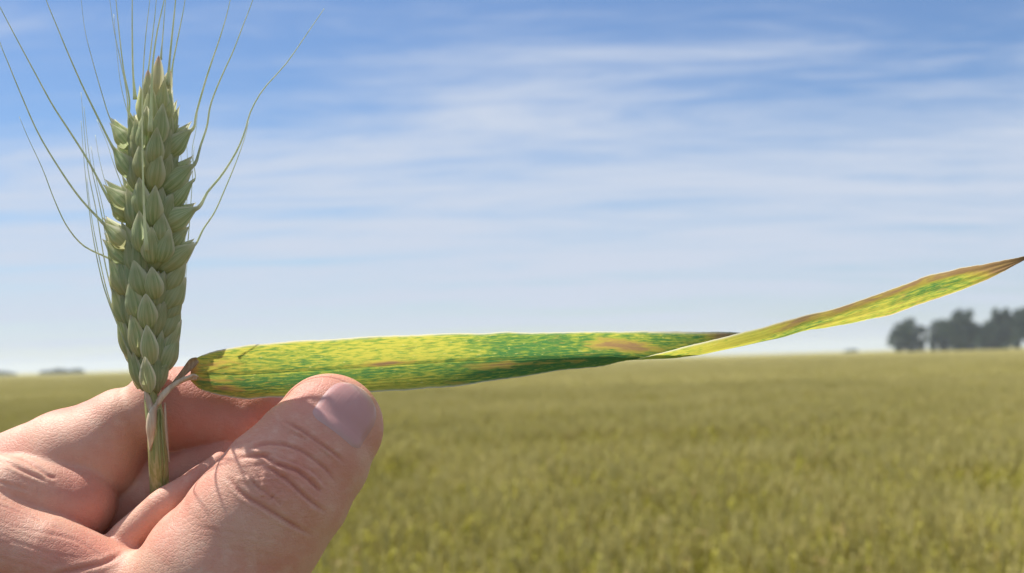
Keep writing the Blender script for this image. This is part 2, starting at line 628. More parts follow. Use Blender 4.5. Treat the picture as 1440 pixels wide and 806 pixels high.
def surface_nets(fn, xs, ys, zs):
    nx_, ny_, nz_ = len(xs), len(ys), len(zs)
    Fd = np.empty((nx_, ny_, nz_), np.float32)
    step = 24
    for i in range(0, nx_, step):
        Xg, Yg, Zg = np.meshgrid(xs[i:i + step], ys, zs, indexing='ij')
        Fd[i:i + step] = fn((Xg, Yg, Zg))
    Fd[0] = Fd[-1] = 1.0; Fd[:, 0] = Fd[:, -1] = 1.0; Fd[:, :, 0] = Fd[:, :, -1] = 1.0
    S = Fd < 0
    c = np.zeros((nx_ - 1, ny_ - 1, nz_ - 1), np.int8)
    for dx in (0, 1):
        for dy in (0, 1):
            for dz in (0, 1):
                c += S[dx:nx_ - 1 + dx, dy:ny_ - 1 + dy, dz:nz_ - 1 + dz]
    I, J, K = np.nonzero((c > 0) & (c < 8))
    acc = np.zeros((len(I), 3)); cnt = np.zeros(len(I))
    corners = [(dx, dy, dz) for dx in (0, 1) for dy in (0, 1) for dz in (0, 1)]
    for a in corners:
        for ax in range(3):
            if a[ax]:
                continue
            b_ = list(a); b_[ax] = 1
            fa = Fd[I + a[0], J + a[1], K + a[2]]; fb = Fd[I + b_[0], J + b_[1], K + b_[2]]
            m = (fa < 0) != (fb < 0)
            t = np.where(m, fa / np.where(m, fa - fb, 1), 0)
            pa = np.stack([xs[I + a[0]], ys[J + a[1]], zs[K + a[2]]], 1).astype(float)
            pb = np.stack([xs[I + b_[0]], ys[J + b_[1]], zs[K + b_[2]]], 1)
            acc += np.where(m[:, None], pa + (pb - pa) * t[:, None], 0)
            cnt += m
    V_ = acc / cnt[:, None]
    idx = -np.ones((nx_ - 1, ny_ - 1, nz_ - 1), np.int64)
    idx[I, J, K] = np.arange(len(I))
    quads = []
    for ax in range(3):
        A = [slice(1, -1)] * 3; B = [slice(1, -1)] * 3
        A[ax] = slice(0, -1); B[ax] = slice(1, None)
        sa_, sb_ = S[tuple(A)], S[tuple(B)]
        i, j, k = np.nonzero(sa_ != sb_)
        flip = sa_[i, j, k]
        o = [i + 1, j + 1, k + 1]
        o[ax] = o[ax] - 1
        b1, b2 = (ax + 1) % 3, (ax + 2) % 3

        def at(d1, d2):
            q = [o[0].copy(), o[1].copy(), o[2].copy()]
            q[b1] = q[b1] - d1; q[b2] = q[b2] - d2
            return idx[q[0], q[1], q[2]]
        q = np.stack([at(1, 1), at(0, 1), at(0, 0), at(1, 0)], 1)
        q = np.where(flip[:, None], q, q[:, ::-1])
        quads.append(q)
    return V_, np.vstack(quads)


def sdf_grad(fn, P, h=6e-5):
    g = []
    for a in range(3):
        d = [np.float32(0)] * 3
        d[a] = np.float32(h)
        g.append((fn((P[0] + d[0], P[1] + d[1], P[2] + d[2])) - fn((P[0] - d[0], P[1] - d[1], P[2] - d[2]))) / (2 * h))
    g = np.stack(g, 1)
    return g / (np.linalg.norm(g, axis=1)[:, None] + 1e-9)


FINE = 0.00032
c0, c1 = cs(-30, 830, 60), cs(560, 490, 60)
xs = axis_samples(cs(-1000, 800, 0).x, c0.x - 0.002, c1.x, c1.x + 0.02, FINE, 0.006)
ys = axis_samples(cs(0, 2300, 0).y, c0.y, c1.y + 0.004, c1.y + 0.012, FINE, 0.006)
zs = axis_samples(-D0 - 0.065, -D0 - 0.012, -D0 + 0.030, -D0 + 0.055, FINE, 0.006)
HV, HQ = surface_nets(hand_sdf, xs, ys, zs)
for _ in range(2):      # settle the vertices on the true surface
    P = (HV[:, 0].astype(np.float32), HV[:, 1].astype(np.float32), HV[:, 2].astype(np.float32))
    dist = hand_sdf(P)
    N = sdf_grad(hand_sdf, P)
    HV = HV - N * np.clip(dist, -3e-4, 3e-4)[:, None] * 0.9


def pix(Vc):
    d = -Vc[:, 2]
    return 720 + Vc[:, 0] / d * F, 403 - Vc[:, 1] / d * F, (D0 - d) / PX


U_, V_, W_ = pix(HV)
P = (HV[:, 0].astype(np.float32), HV[:, 1].astype(np.float32), HV[:, 2].astype(np.float32))
near_thumb = np.clip(1 - (thumb_sdf(P) - hand_sdf(P)) / (4 * PX), 0, 1) * (N[:, 2] > -0.1)
near_web = np.clip(1 - (np.minimum(limb_sdf(P, WEB_D), limb_sdf(P, PALM)) - hand_sdf(P)) / (10 * PX), 0, 1) * (N[:, 2] > -0.1)
near_c = np.clip(1 - (limb_sdf(P, PALM_C) - hand_sdf(P)) / (4 * PX), 0, 1) * (N[:, 2] > -0.1)
near_a = np.clip(1 - (limb_sdf(P, INDEX_A) - hand_sdf(P)) / (4 * PX), 0, 1) * (N[:, 2] > -0.3)


def crease(points, depth, sigma, mask, bulge=0.40):
    """displacement (pixels) of a skin crease along a line"""
    c = spline(points, 40)
    best = np.full(len(U_), 1e9)
    tt = np.zeros(len(U_))
    sel = mask > 0.01
    uu, vv = U_[sel], V_[sel]
    b_ = np.full(len(uu), 1e9); s_ = np.zeros(len(uu))
    for i in range(len(c) - 1):
        a0, a1_ = c[i], c[i + 1]
        d = a1_ - a0
        t = np.clip(((uu - a0[0]) * d[0] + (vv - a0[1]) * d[1]) / (d @ d), 0, 1)
        q = np.hypot(uu - a0[0] - t * d[0], vv - a0[1] - t * d[1])
        m = q < b_
        b_ = np.where(m, q, b_); s_ = np.where(m, (i + t) / (len(c) - 1), s_)
    best[sel] = b_; tt[sel] = s_
    fade = np.clip(np.minimum(tt, 1 - tt) * 5, 0, 1) ** 0.7
    x = best / (sigma * 0.82)
    prof = -np.exp(-x * x) + bulge * np.exp(-((x - 2.2) / 1.1) ** 2)
    return prof * depth * 0.62 * fade * mask


disp = np.zeros(len(U_))
T = near_thumb
for pts_, dep, sg in [
    ([(398, 592), (420, 603), (444, 620), (470, 638), (486, 652)], 3.4, 2.8),
    ([(404, 608), (426, 616), (450, 632), (470, 650)], 2.0, 2.2),
    ([(340, 636), (372, 625), (404, 627), (431, 639), (457, 659), (474, 680)], 3.4, 3.0),
    ([(352, 646), (380, 640), (410, 650), (440, 664), (462, 688)], 2.2, 2.4),
    ([(330, 645), (368, 641), (389, 652), (419, 663), (444, 684), (452, 694)], 5.0, 3.4),
    ([(372, 655), (388, 664), (408, 679), (430, 699), (460, 722)], 4.4, 3.2),
    ([(320, 670), (340, 694), (366, 710), (389, 724), (412, 738), (440, 753)], 4.0, 3.6),
    ([(352, 674), (366, 688), (384, 700), (404, 716)], 2.6, 2.6),
    ([(358, 662), (366, 676), (362, 688)], 1.3, 2.4),
    ([(374, 664), (379, 676), (388, 688)], 1.3, 2.4),
    ([(340, 664), (352, 672), (362, 688)], 1.6, 2.2),
    ([(396, 690), (386, 696), (376, 708)], 1.8, 2.2),
    ([(300, 770), (350, 776), (420, 790)], 0.8, 2.6),
    ([(270, 740), (330, 750), (410, 762)], 0.7, 2.6),
]:
    disp += crease(pts_, dep, sg, T)
for k in range(46):     # small pads of skin between the creases
    pu, pv_ = rng.uniform(335, 450), rng.uniform(615, 730)
    if abs((pv_ - 672) - 0.55 * (pu - 390)) < 46:
        disp += rng.uniform(0.4, 1.5) * np.exp(-((U_ - pu) / rng.uniform(3.5, 6)) ** 2 - ((V_ - pv_) / rng.uniform(3, 4.5)) ** 2) * T
for k in range(15):     # fine parallel lines of the thumb's knuckle skin
    f = k / 14
    o = rng.normal(0, 2.0)
    disp += crease([(322 + 40 * f, 632 + 72 * f + o), (385 + 20 * f, 622 + 84 * f + o), (440 + 6 * f, 648 + 88 * f - o)], rng.uniform(0.4, 1.0), 1.7, T, 0.3)
Wb = near_web
for k in range(13):     # stretched skin lines on the web of the hand
    f = k / 12
    o = rng.normal(0, 2.5)
    x1 = rng.uniform(-40, 60)
    disp += crease([(x1, 690 + 130 * f + o + x1 * .4), (x1 + 60, 716 + 115 * f - o + x1 * .4), (x1 + rng.uniform(90, 140), 745 + 90 * f + o + x1 * .4)], rng.uniform(0.3, 1.1), rng.uniform(1.8, 2.8), Wb, 0.3)
disp += crease([(60, 812), (110, 800), (150, 790), (176, 776)], 3.5, 4.0, Wb, 0.3)
for pts_, dep, sg in [([(-10, 640), (18, 656), (40, 666), (66, 676)], 3.6, 3.0), ([(14, 640), (40, 650), (66, 668), (80, 672)], 3.0, 2.8),
                      ([(-20, 672), (20, 684), (44, 690)], 2.0, 2.6), ([(40, 672), (52, 684), (50, 700)], 1.4, 2.4)]:
    disp += crease(pts_, dep, sg, near_c)
for pts_, dep, sg in [([(190, 528), (200, 548), (206, 575), (206, 620)], 3.0, 3.5), ([(180, 534), (188, 552), (190, 572)], 1.4, 2.5)]:
    disp += crease(pts_, dep, sg, near_a)
for k in range(14):
    x0 = 40 + 8 * k + rng.normal(0, 3)
    disp += crease([(x0 - 20, 606 - 3.2 * k), (x0, 590 - 3.2 * k), (x0 + 6, 572 - 3.4 * k)], rng.uniform(0.15, 0.4), 1.6, near_a, 0.2)
# soft unevenness of flesh
disp += 1.6 * np.sin(U_ / 31 + 1.3) * np.sin(V_ / 27 + W_ / 40) * (1 - near_thumb)
# the nail bed: a shallow seat for the nail plate
HV = HV + N * (disp * PX)[:, None]

A3 = np.array(CAM.to_3x3()); A0 = np.array(CAM.translation)


def to_world(Vc):
    return Vc @ A3.T + A0


def skin_material():
    m, t = material('skin')
    p = t.n('ShaderNodeTexCoord').outputs['Object']
    a = t.noise(p, 60.0, 4, 0.6)
    b_ = t.noise(p, 420.0, 4, 0.6)
    c = t.mix(t.ramp(a, 0.34, 0.66), (0.69, 0.405, 0.29), (0.64, 0.285, 0.20))
    c = t.mix(t.math('MULTIPLY', t.ramp(b_, 0.45, 0.75), 0.40), c, (0.74, 0.50, 0.38))
    spk = t.noise(p, 1500.0, 2, 0.5)
    c = t.mix(t.math('MULTIPLY', t.ramp(spk, 0.58, 0.75), 0.28), c, (0.55, 0.25, 0.18))
    fl = t.n('ShaderNodeAttribute', attribute_name='flush').outputs['Fac']
    fl = t.math('MULTIPLY', fl, t.math('ADD', 0.35, t.noise(p, 110.0, 3)))
    c = t.mix(fl, c, (0.62, 0.215, 0.155))
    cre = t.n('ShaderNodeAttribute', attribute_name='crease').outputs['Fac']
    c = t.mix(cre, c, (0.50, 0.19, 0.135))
    # diamond pattern of fine furrows, pores, and slack skin
    wv_ = t.n('ShaderNodeVectorMath', {0: p, 1: t.n('ShaderNodeVectorMath', {0: t.n('ShaderNodeTexNoise', {'Vector': p, 'Scale': 300.0}).outputs['Color'], 1: (0.0016, 0.0016, 0.0016)}, operation='MULTIPLY').outputs[0]}, operation='ADD').outputs[0]
    v1 = t.n('ShaderNodeTexVoronoi', {'Vector': t.n('ShaderNodeMapping', {'Vector': wv_, 'Rotation': (0, 0.6, 0), 'Scale': (1.0, 1.0, 1.7)}).outputs[0], 'Scale': 950.0}, feature='DISTANCE_TO_EDGE').outputs['Distance']
    v2 = t.n('ShaderNodeTexVoronoi', {'Vector': wv_, 'Scale': 2100.0}, feature='DISTANCE_TO_EDGE').outputs['Distance']
    fine = t.noise(p, 2600.0, 3, 0.6)
    hgt = t.math('ADD', t.math('MULTIPLY', t.ramp(v1, 0.0, 0.16), 0.75), t.math('MULTIPLY', t.ramp(v2, 0.0, 0.2), 0.35))
    hgt = t.math('ADD', hgt, t.math('MULTIPLY', fine, 0.5))
    hgt = t.math('ADD', hgt, t.math('MULTIPLY', b_, 0.8))
    bp = t.n('ShaderNodeBump', {'Strength': 0.30, 'Distance': 0.00016, 'Height': hgt})
    s = t.n('ShaderNodeBsdfPrincipled', {'Base Color': c, 'Roughness': 0.56, 'Specular IOR Level': 0.32, 'Normal': bp.outputs[0],
                                         'Subsurface Weight': 0.20, 'Subsurface Radius': (1.0, 0.36, 0.2), 'Subsurface Scale': 0.005})
    finish(t, s.outputs[0])
    return m


def nail_material():
    m, t = material('nail')
    p = t.n('ShaderNodeTexCoord').outputs['UV']
    sp = t.n('ShaderNodeSeparateXYZ', {0: p})
    ridges = t.n('ShaderNodeTexNoise', {'Vector': t.n('ShaderNodeMapping', {'Vector': p, 'Scale': (26, 1.5, 1)}).outputs[0], 'Scale': 1.0, 'Detail': 2.0}).outputs[0]
    c = t.mix(t.ramp(sp.outputs[1], 0.80, 0.95), (0.56, 0.29, 0.265), (0.60, 0.38, 0.32))
    c = t.mix(t.ramp(sp.outputs[1], 0.22, 0.08), c, (0.57, 0.35, 0.31))
    bp = t.n('ShaderNodeBump', {'Strength': 0.15, 'Distance': 0.0002, 'Height': ridges})
    s = t.n('ShaderNodeBsdfPrincipled', {'Base Color': c, 'Roughness': 0.40, 'Specular IOR Level': 0.45, 'Normal': bp.outputs[0],
                                         'Subsurface Weight': 0.25, 'Subsurface Radius': (1.0, 0.4, 0.3), 'Subsurface Scale': 0.002})
    finish(t, s.outputs[0])
    return m


M_SKIN, M_NAIL = skin_material(), nail_material()
hm = bpy.data.meshes.new('hand')
WV = to_world(HV)
hm.vertices.add(len(WV)); hm.vertices.foreach_set('co', WV.astype(np.float32).ravel())
nq = len(HQ)
hm.loops.add(nq * 4); hm.loops.foreach_set('vertex_index', HQ.astype(np.int32).ravel())
hm.polygons.add(nq)
hm.polygons.foreach_set('loop_start', np.arange(0, nq * 4, 4, dtype=np.int32))
hm.polygons.foreach_set('use_smooth', np.ones(nq, bool))
hm.update(calc_edges=True)
hm.validate()
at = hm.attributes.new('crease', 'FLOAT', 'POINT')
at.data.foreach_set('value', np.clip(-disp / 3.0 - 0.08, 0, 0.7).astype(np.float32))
sm_ = lambda x, a_, b_: np.clip((x - a_) / (b_ - a_), 0, 1) ** 2 * (3 - 2 * np.clip((x - a_) / (b_ - a_), 0, 1))
flush = (0.75 * near_c * sm_(U_, 30, 150) + 0.55 * near_a * sm_(V_, 570, 680) + 0.7 * np.exp(-((U_ - 400) / 60) ** 2 - ((V_ - 680) / 45) ** 2) * near_thumb
         + 0.8 * sm_(U_, 200, 260) * sm_(-V_, -700, -560) * (1 - near_thumb) * (1 - near_a) + 0.6 * near_thumb * sm_(U_ * .55 - V_, -370, -330)
         + 0.6 * np.exp(-((U_ - 120) / 80) ** 2 - ((V_ - 770) / 26) ** 2) * near_web)
at = hm.attributes.new('flush', 'FLOAT', 'POINT')
at.data.foreach_set('value', np.clip(flush, 0, 0.85).astype(np.float32))
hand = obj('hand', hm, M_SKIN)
tag(hand, 'bare hand from lower left pinching the wheat stem between thumb and curled index finger', 'hand')

# thumbnail: a curved plate laid on the thumb tip
ax_t = Vector(cs(*THUMB[0][:3])) - Vector(cs(*THUMB[2][:3]))
axn = ax_t.normalized()
n_ = Vector((0.34, 0.16, 0.93))
n_ = (n_ - axn * n_.dot(axn)).normalized()
s_ = n_.cross(axn).normalized()
if s_.x < 0:
    s_ = -s_
ctr = cs(463, 601, 66)
NU, NV_ = 33, 41
nv, uvs = [], []
for j in range(NV_):
    for i in range(NU):
        b_ = (i / (NU - 1)) * 2 - 1
        a_ = (j / (NV_ - 1))
        yy = -1 + 2 * a_
        half = (1 - abs(yy) ** 3.6) ** (1 / 2.6) * (0.92 + 0.08 * a_)
        ang = b_ * half * 0.92
        along = (-0.020 + 0.104 * a_) * 80 / 80
        al = -33 + 105 * a_
        dr_ = s_ * math.sin(ang) + n_ * math.cos(ang)
        if al > 0:          # bend over the round end of the thumb
            dr_ = dr_ * math.cos(al / 78) + axn * math.sin(al / 78)
        nv.append((ctr + axn * (min(al, 0) * PX) + dr_ * (140 * PX), dr_))
        uvs.append((b_ * .5 + .5, a_))
# sphere-trace every point down to the thumb's surface
Pn = np.array([p for p, _ in nv])
Dn = np.array([-d for _, d in nv])
for _ in range(40):
    q = tuple(Pn[:, i].astype(np.float32) for i in range(3))
    Pn = Pn + Dn * (thumb_sdf(q) * 0.8)[:, None]
Gn = sdf_grad(thumb_sdf, tuple(Pn[:, i].astype(np.float32) for i in range(3)))
aa = np.array([u[1] for u in uvs]); bb_ = np.array([u[0] for u in uvs]) * 2 - 1
lift = 1.8 + 1.0 * aa ** 3 - 5.5 * np.clip(0.16 - aa, 0, 1) / 0.16 - 5.5 * np.clip(np.abs(bb_) - 0.60, 0, 1) / 0.40
topv = Pn + Gn * (lift * PX)[:, None]
botv = Pn - Gn * (4 * PX)
nverts = np.vstack([topv, botv])
nf = []
M = NU * NV_
for j in range(NV_ - 1):
    for i in range(NU - 1):
        q = j * NU + i
        nf.append((q, q + 1, q + NU + 1, q + NU))
        nf.append((M + q + NU, M + q + NU + 1, M + q + 1, M + q))
for i in range(NU - 1):
    nf.append((M + i, M + i + 1, i + 1, i))
    q = (NV_ - 1) * NU + i
    nf.append((q, q + 1, M + q + 1, M + q))
for j in range(NV_ - 1):
    q = j * NU
    nf.append((q, q + NU, M + q + NU, M + q))
    q = j * NU + NU - 1
    nf.append((M + q, M + q + NU, q + NU, q))
nme = mesh_from('thumbnail', to_world(nverts), nf)
uvl = nme.uv_layers.new(name='UVMap')
lv = np.empty(len(nme.loops), np.int32)
nme.loops.foreach_get('vertex_index', lv)
uv_all = np.array(uvs + uvs, np.float32)
uvl.data.foreach_set('uv', uv_all[lv].ravel())
obj('thumbnail', nme, M_NAIL, hand)


# ------------------------------------------------------------------ the wheat ear
def bract_material(name, c1, c2, tipc, trans=0.18):
    m, t = material(name)
    uv = t.n('ShaderNodeTexCoord').outputs['UV']
    sp = t.n('ShaderNodeSeparateXYZ', {0: uv})
    ob = t.n('ShaderNodeObjectInfo').outputs['Random']
    wp = t.n('ShaderNodeNewGeometry').outputs['Position']
    st = t.n('ShaderNodeTexNoise', {'Vector': t.n('ShaderNodeMapping', {'Vector': uv, 'Scale': (16, 0.9, 1)}).outputs[0], 'Scale': 1.0, 'Detail': 3.0}).outputs[0]
    big = t.noise(wp, 260.0, 3)
    c = t.mix(t.ramp(st, 0.35, 0.68), c1, c2)
    c = t.mix(t.math('MULTIPLY', t.ramp(big, 0.35, 0.65), 0.6), c, (0.70, 0.64, 0.32))
    c = t.mix(t.math('MULTIPLY', ob, 0.30), c, (0.44, 0.56, 0.32))
    c = t.mix(t.ramp(sp.outputs[1], 0.72, 1.0), c, tipc)
    edge = t.ramp(t.math('ABSOLUTE', t.math('SUBTRACT', sp.outputs[0], 0.5)), 0.32, 0.5)
    c = t.mix(t.math('MULTIPLY', edge, 0.9), c, (0.92, 0.88, 0.66))
    bp = t.n('ShaderNodeBump', {'Strength': 0.8, 'Distance': 0.0004, 'Height': st})
    s = t.n('ShaderNodeBsdfPrincipled', {'Base Color': c, 'Roughness': 0.52, 'Specular IOR Level': 0.4, 'Normal': bp.outputs[0]})
    tr = t.n('ShaderNodeBsdfTranslucent', {0: c})
    finish(t, t.n('ShaderNodeMixShader', {0: trans, 1: s.outputs[0], 2: tr.outputs[0]}).outputs[0])
    return m


M_BRACT = bract_material('bract', (0.45, 0.56, 0.26), (0.82, 0.85, 0.55), (0.92, 0.88, 0.62), 0.52)
M_BTIP = bract_material('pale_bract', (0.56, 0.52, 0.30), (0.68, 0.60, 0.38), (0.72, 0.44, 0.34), 0.4)


def simple_plant(name, c1, c2, trans=0.12, rough=0.5, scale=400.0):
    m, t = material(name)
    wp = t.n('ShaderNodeNewGeometry').outputs['Position']
    st = t.n('ShaderNodeTexNoise', {'Vector': t.n('ShaderNodeMapping', {'Vector': wp, 'Scale': (4, 4, 0.35)}).outputs[0], 'Scale': scale, 'Detail': 3.0}).outputs[0]
    c = t.mix(t.ramp(st, 0.35, 0.65), c1, c2)
    bp = t.n('ShaderNodeBump', {'Strength': 0.3, 'Distance': 0.0002, 'Height': st})
    s = t.n('ShaderNodeBsdfPrincipled', {'Base Color': c, 'Roughness': rough, 'Normal': bp.outputs[0]})
    tr = t.n('ShaderNodeBsdfTranslucent', {0: c})
    finish(t, t.n('ShaderNodeMixShader', {0: trans, 1: s.outputs[0], 2: tr.outputs[0]}).outputs[0])
    return m


M_AWN = simple_plant('awn', (0.62, 0.68, 0.46), (0.76, 0.78, 0.58), 0.5)
M_STEM = simple_plant('stem', (0.26, 0.31, 0.09), (0.42, 0.42, 0.16))
M_SHEATH = simple_plant('sheath', (0.42, 0.40, 0.13), (0.62, 0.54, 0.26), 0.25)
M_DRY = simple_plant('dry_leaf', (0.66, 0.48, 0.32), (0.80, 0.68, 0.50), 0.3)
M_BROWN = simple_plant('brown_leaf', (0.42, 0.25, 0.13), (0.60, 0.42, 0.22), 0.35)


def bract_mesh(name, keel=0.25, beak=0.0, point=0.0):
    """boat-shaped husk: length 1 along Y, width 1 along X, belly toward +Z"""
    n, k = 16, 12
    V, Fc, UV = [], [], []
    for side in (1,):
        for i in range(n + 1):
            l = i / n
            wd = 0.5 * (math.sin(math.pi * min(1, l ** 0.84)) ** 0.66) * (1 - 0.16 * l) * 1.05
            wd = max(wd, 0.012) if l < 0.99 else 0.010
            wd *= 1 - point * max(0.0, (l - 0.45) / 0.55) ** 1.1
            if l < 0.02:
                wd = 0.12
            dep = (1 - point * max(0.0, (l - 0.45) / 0.55)) * (math.sin(math.pi * (l ** 0.75)) ** 0.8) * 0.5 + 0.02
            for j in range(k + 1):
                tt = j / k * 2 - 1
                zt = math.sqrt(max(0, 1 - tt * tt))
                z = side * dep * (zt * (1 - keel) + keel * (1 - abs(tt))) * (1.0 if side > 0 else 0.30)
                z += beak * l ** 3
                V.append((wd * tt, l, z))
                UV.append((tt * .5 + .5, l))
    M_ = (n + 1) * (k + 1)
    for i in range(n):
        for j in range(k):
            a = i * (k + 1) + j
            Fc.append((a, a + 1, a + k + 2, a + k + 1))
    me = mesh_from(name, V, Fc)
    ul = me.uv_layers.new(name='UVMap')
    lv = np.empty(len(me.loops), np.int32)
    me.loops.foreach_get('vertex_index', lv)
    ul.data.foreach_set('uv', np.array(UV, np.float32)[lv].ravel())
    return me


ME_LEMMA = bract_mesh('lemma', 0.40, 0.0, 0.74); ME_LEMMA.materials.append(M_BRACT)
ME_GLUME = bract_mesh('glume', 0.30, 0.0, 0.42)
ME_ROUND = bract_mesh('round_glume', 0.18, 0.0, 0.26); ME_ROUND.materials.append(M_BRACT); ME_GLUME.materials.append(M_BRACT)
ME_PALE = bract_mesh('pale_lemma', 0.3, 0.0); ME_PALE.materials.append(M_BTIP)

CAM3 = CAM.to_3x3()


def bract(name, me, p0, p1, width, depth, nrm, parent):
    """p0 base, p1 tip in (u,v,w); nrm in camera axes"""
    a, b_ = W(*p0), W(*p1)
    y = b_ - a
    L = y.length
    y = y / L
    z = CAM3 @ Vector(nrm)
    z = (z - y * z.dot(y)).normalized()
    x = y.cross(z)
    R = Matrix((x, y, z)).transposed().to_4x4()
    S = Matrix.Diagonal((width * PX, L, depth * PX, 1))
    return obj(name, me, None, parent, Matrix.Translation(a) @ R @ S)


ear = empty('wheat_ear', W(222, 735, 10))
tag(ear, 'green bearded wheat ear with long awns standing upright on its stem in the hand', 'wheat ear')

AXV = [(548, 213, 26), (520, 209, 22), (470, 206, 18), (400, 205, 16), (300, 207, 16), (200, 212, 16), (140, 216, 16), (90, 222, 14)]


def axis(v):
    q = sorted(AXV)
    return (float(np.interp(v, [a[0] for a in q], [a[1] for a in q])), float(np.interp(v, [a[0] for a in q], [a[2] for a in q])))


def edge(v, s):
    if s < 0:
        return float(np.interp(v, [90, 130, 150, 175, 250, 310, 350, 420, 470, 500, 530], [206, 196, 176, 164, 153, 149, 148, 156, 168, 178, 196]))
    return float(np.interp(v, [90, 130, 150, 175, 250, 300, 350, 420, 470, 500, 530], [232, 244, 256, 268, 275, 276, 272, 258, 250, 240, 226]))


# rachis
rp = [W(axis(v)[0] + (4 if i % 2 else -4), v, axis(v)[1] - 4) for i, v in enumerate(range(548, 96, -21))]
v_, f_ = tube(rp, list(np.interp(range(len(rp)), [0, 3, len(rp) - 6, len(rp) - 1], [8, 17, 17, 7]) * PX), 9)
obj('rachis', mesh_from('rachis', v_, f_), M_STEM, ear)

TIPS, TP = {}, []
# husks of each spikelet: base (u,v), tip (u,v), width, kind (o outer, c front), in photograph pixels
SPIKELETS = [
    (1, [((232, 217), (266, 176), 31, 'o'), ((224, 226), (250, 182), 26, 'o'), ((216, 232), (222, 180), 25, 'c')]),
    (1, [((222, 200), (230, 146), 25, 'c'), ((233, 200), (247, 148), 21, 'o')]),
    (-1, [((208, 212), (204, 160), 26, 'c'), ((194, 212), (186, 162), 21, 'o')]),
    (-1, [((180, 219), (161, 176), 24, 'o'), ((187, 224), (184, 170), 21, 'o'), ((203, 228), (199, 174), 24, 'c')]),
    (1, [((228, 266), (270, 226), 36, 'o'), ((228, 258), (250, 214), 26, 'o'), ((216, 262), (222, 208), 28, 'c')]),
    (-1, [((186, 262), (160, 206), 28, 'o'), ((192, 264), (178, 212), 28, 'o'), ((201, 262), (197, 214), 27, 'c')]),
    (1, [((228, 316), (276, 284), 36, 'o'), ((240, 290), (268, 256), 22, 'o'), ((226, 308), (246, 262), 28, 'o'), ((216, 312), (219, 262), 27, 'c')]),
    (-1, [((186, 310), (150, 264), 31, 'o'), ((178, 318), (156, 280), 26, 'o'), ((192, 316), (176, 262), 30, 'o'), ((203, 316), (193, 262), 30, 'c')]),
    (1, [((226, 376), (271, 345), 36, 'o'), ((236, 348), (262, 316), 24, 'o'), ((227, 346), (228, 298), 27, 'c'), ((224, 364), (240, 318), 30, 'c'), ((214, 366), (214, 318), 30, 'c')]),
    (-1, [((184, 362), (146, 316), 31, 'o'), ((180, 384), (148, 340), 27, 'o'), ((191, 368), (174, 318), 31, 'o'), ((202, 366), (195, 314), 31, 'c')]),
    (1, [((229, 434), (258, 388), 30, 'o'), ((232, 410), (262, 368), 24, 'o'), ((219, 416), (216, 374), 27, 'c')]),
    (-1, [((180, 412), (152, 362), 27, 'o'), ((188, 416), (168, 362), 29, 'o'), ((203, 414), (190, 364), 31, 'c')]),
    (1, [((227, 474), (254, 430), 31, 'o'), ((232, 450), (258, 410), 22, 'o'), ((209, 458), (203, 412), 29, 'c')]),
    (-1, [((180, 456), (158, 404), 25, 'o'), ((186, 460), (170, 404), 27, 'o'), ((196, 446), (181, 394), 28, 'c')]),
    (1, [((227, 518), (249, 468), 29, 'o'), ((230, 500), (253, 452), 22, 'o'), ((213, 508), (206, 458), 28, 'c')]),
    (-1, [((186, 502), (166, 442), 24, 'o'), ((191, 506), (174, 450), 25, 'o'), ((199, 498), (184, 444), 28, 'c')]),
    (1, [((216, 546), (237, 504), 22, 'o'), ((210, 548), (204, 500), 27, 'c')]),
    (-1, [((200, 540), (178, 488), 22, 'o'), ((203, 544), (188, 492), 22, 'o')]),
]
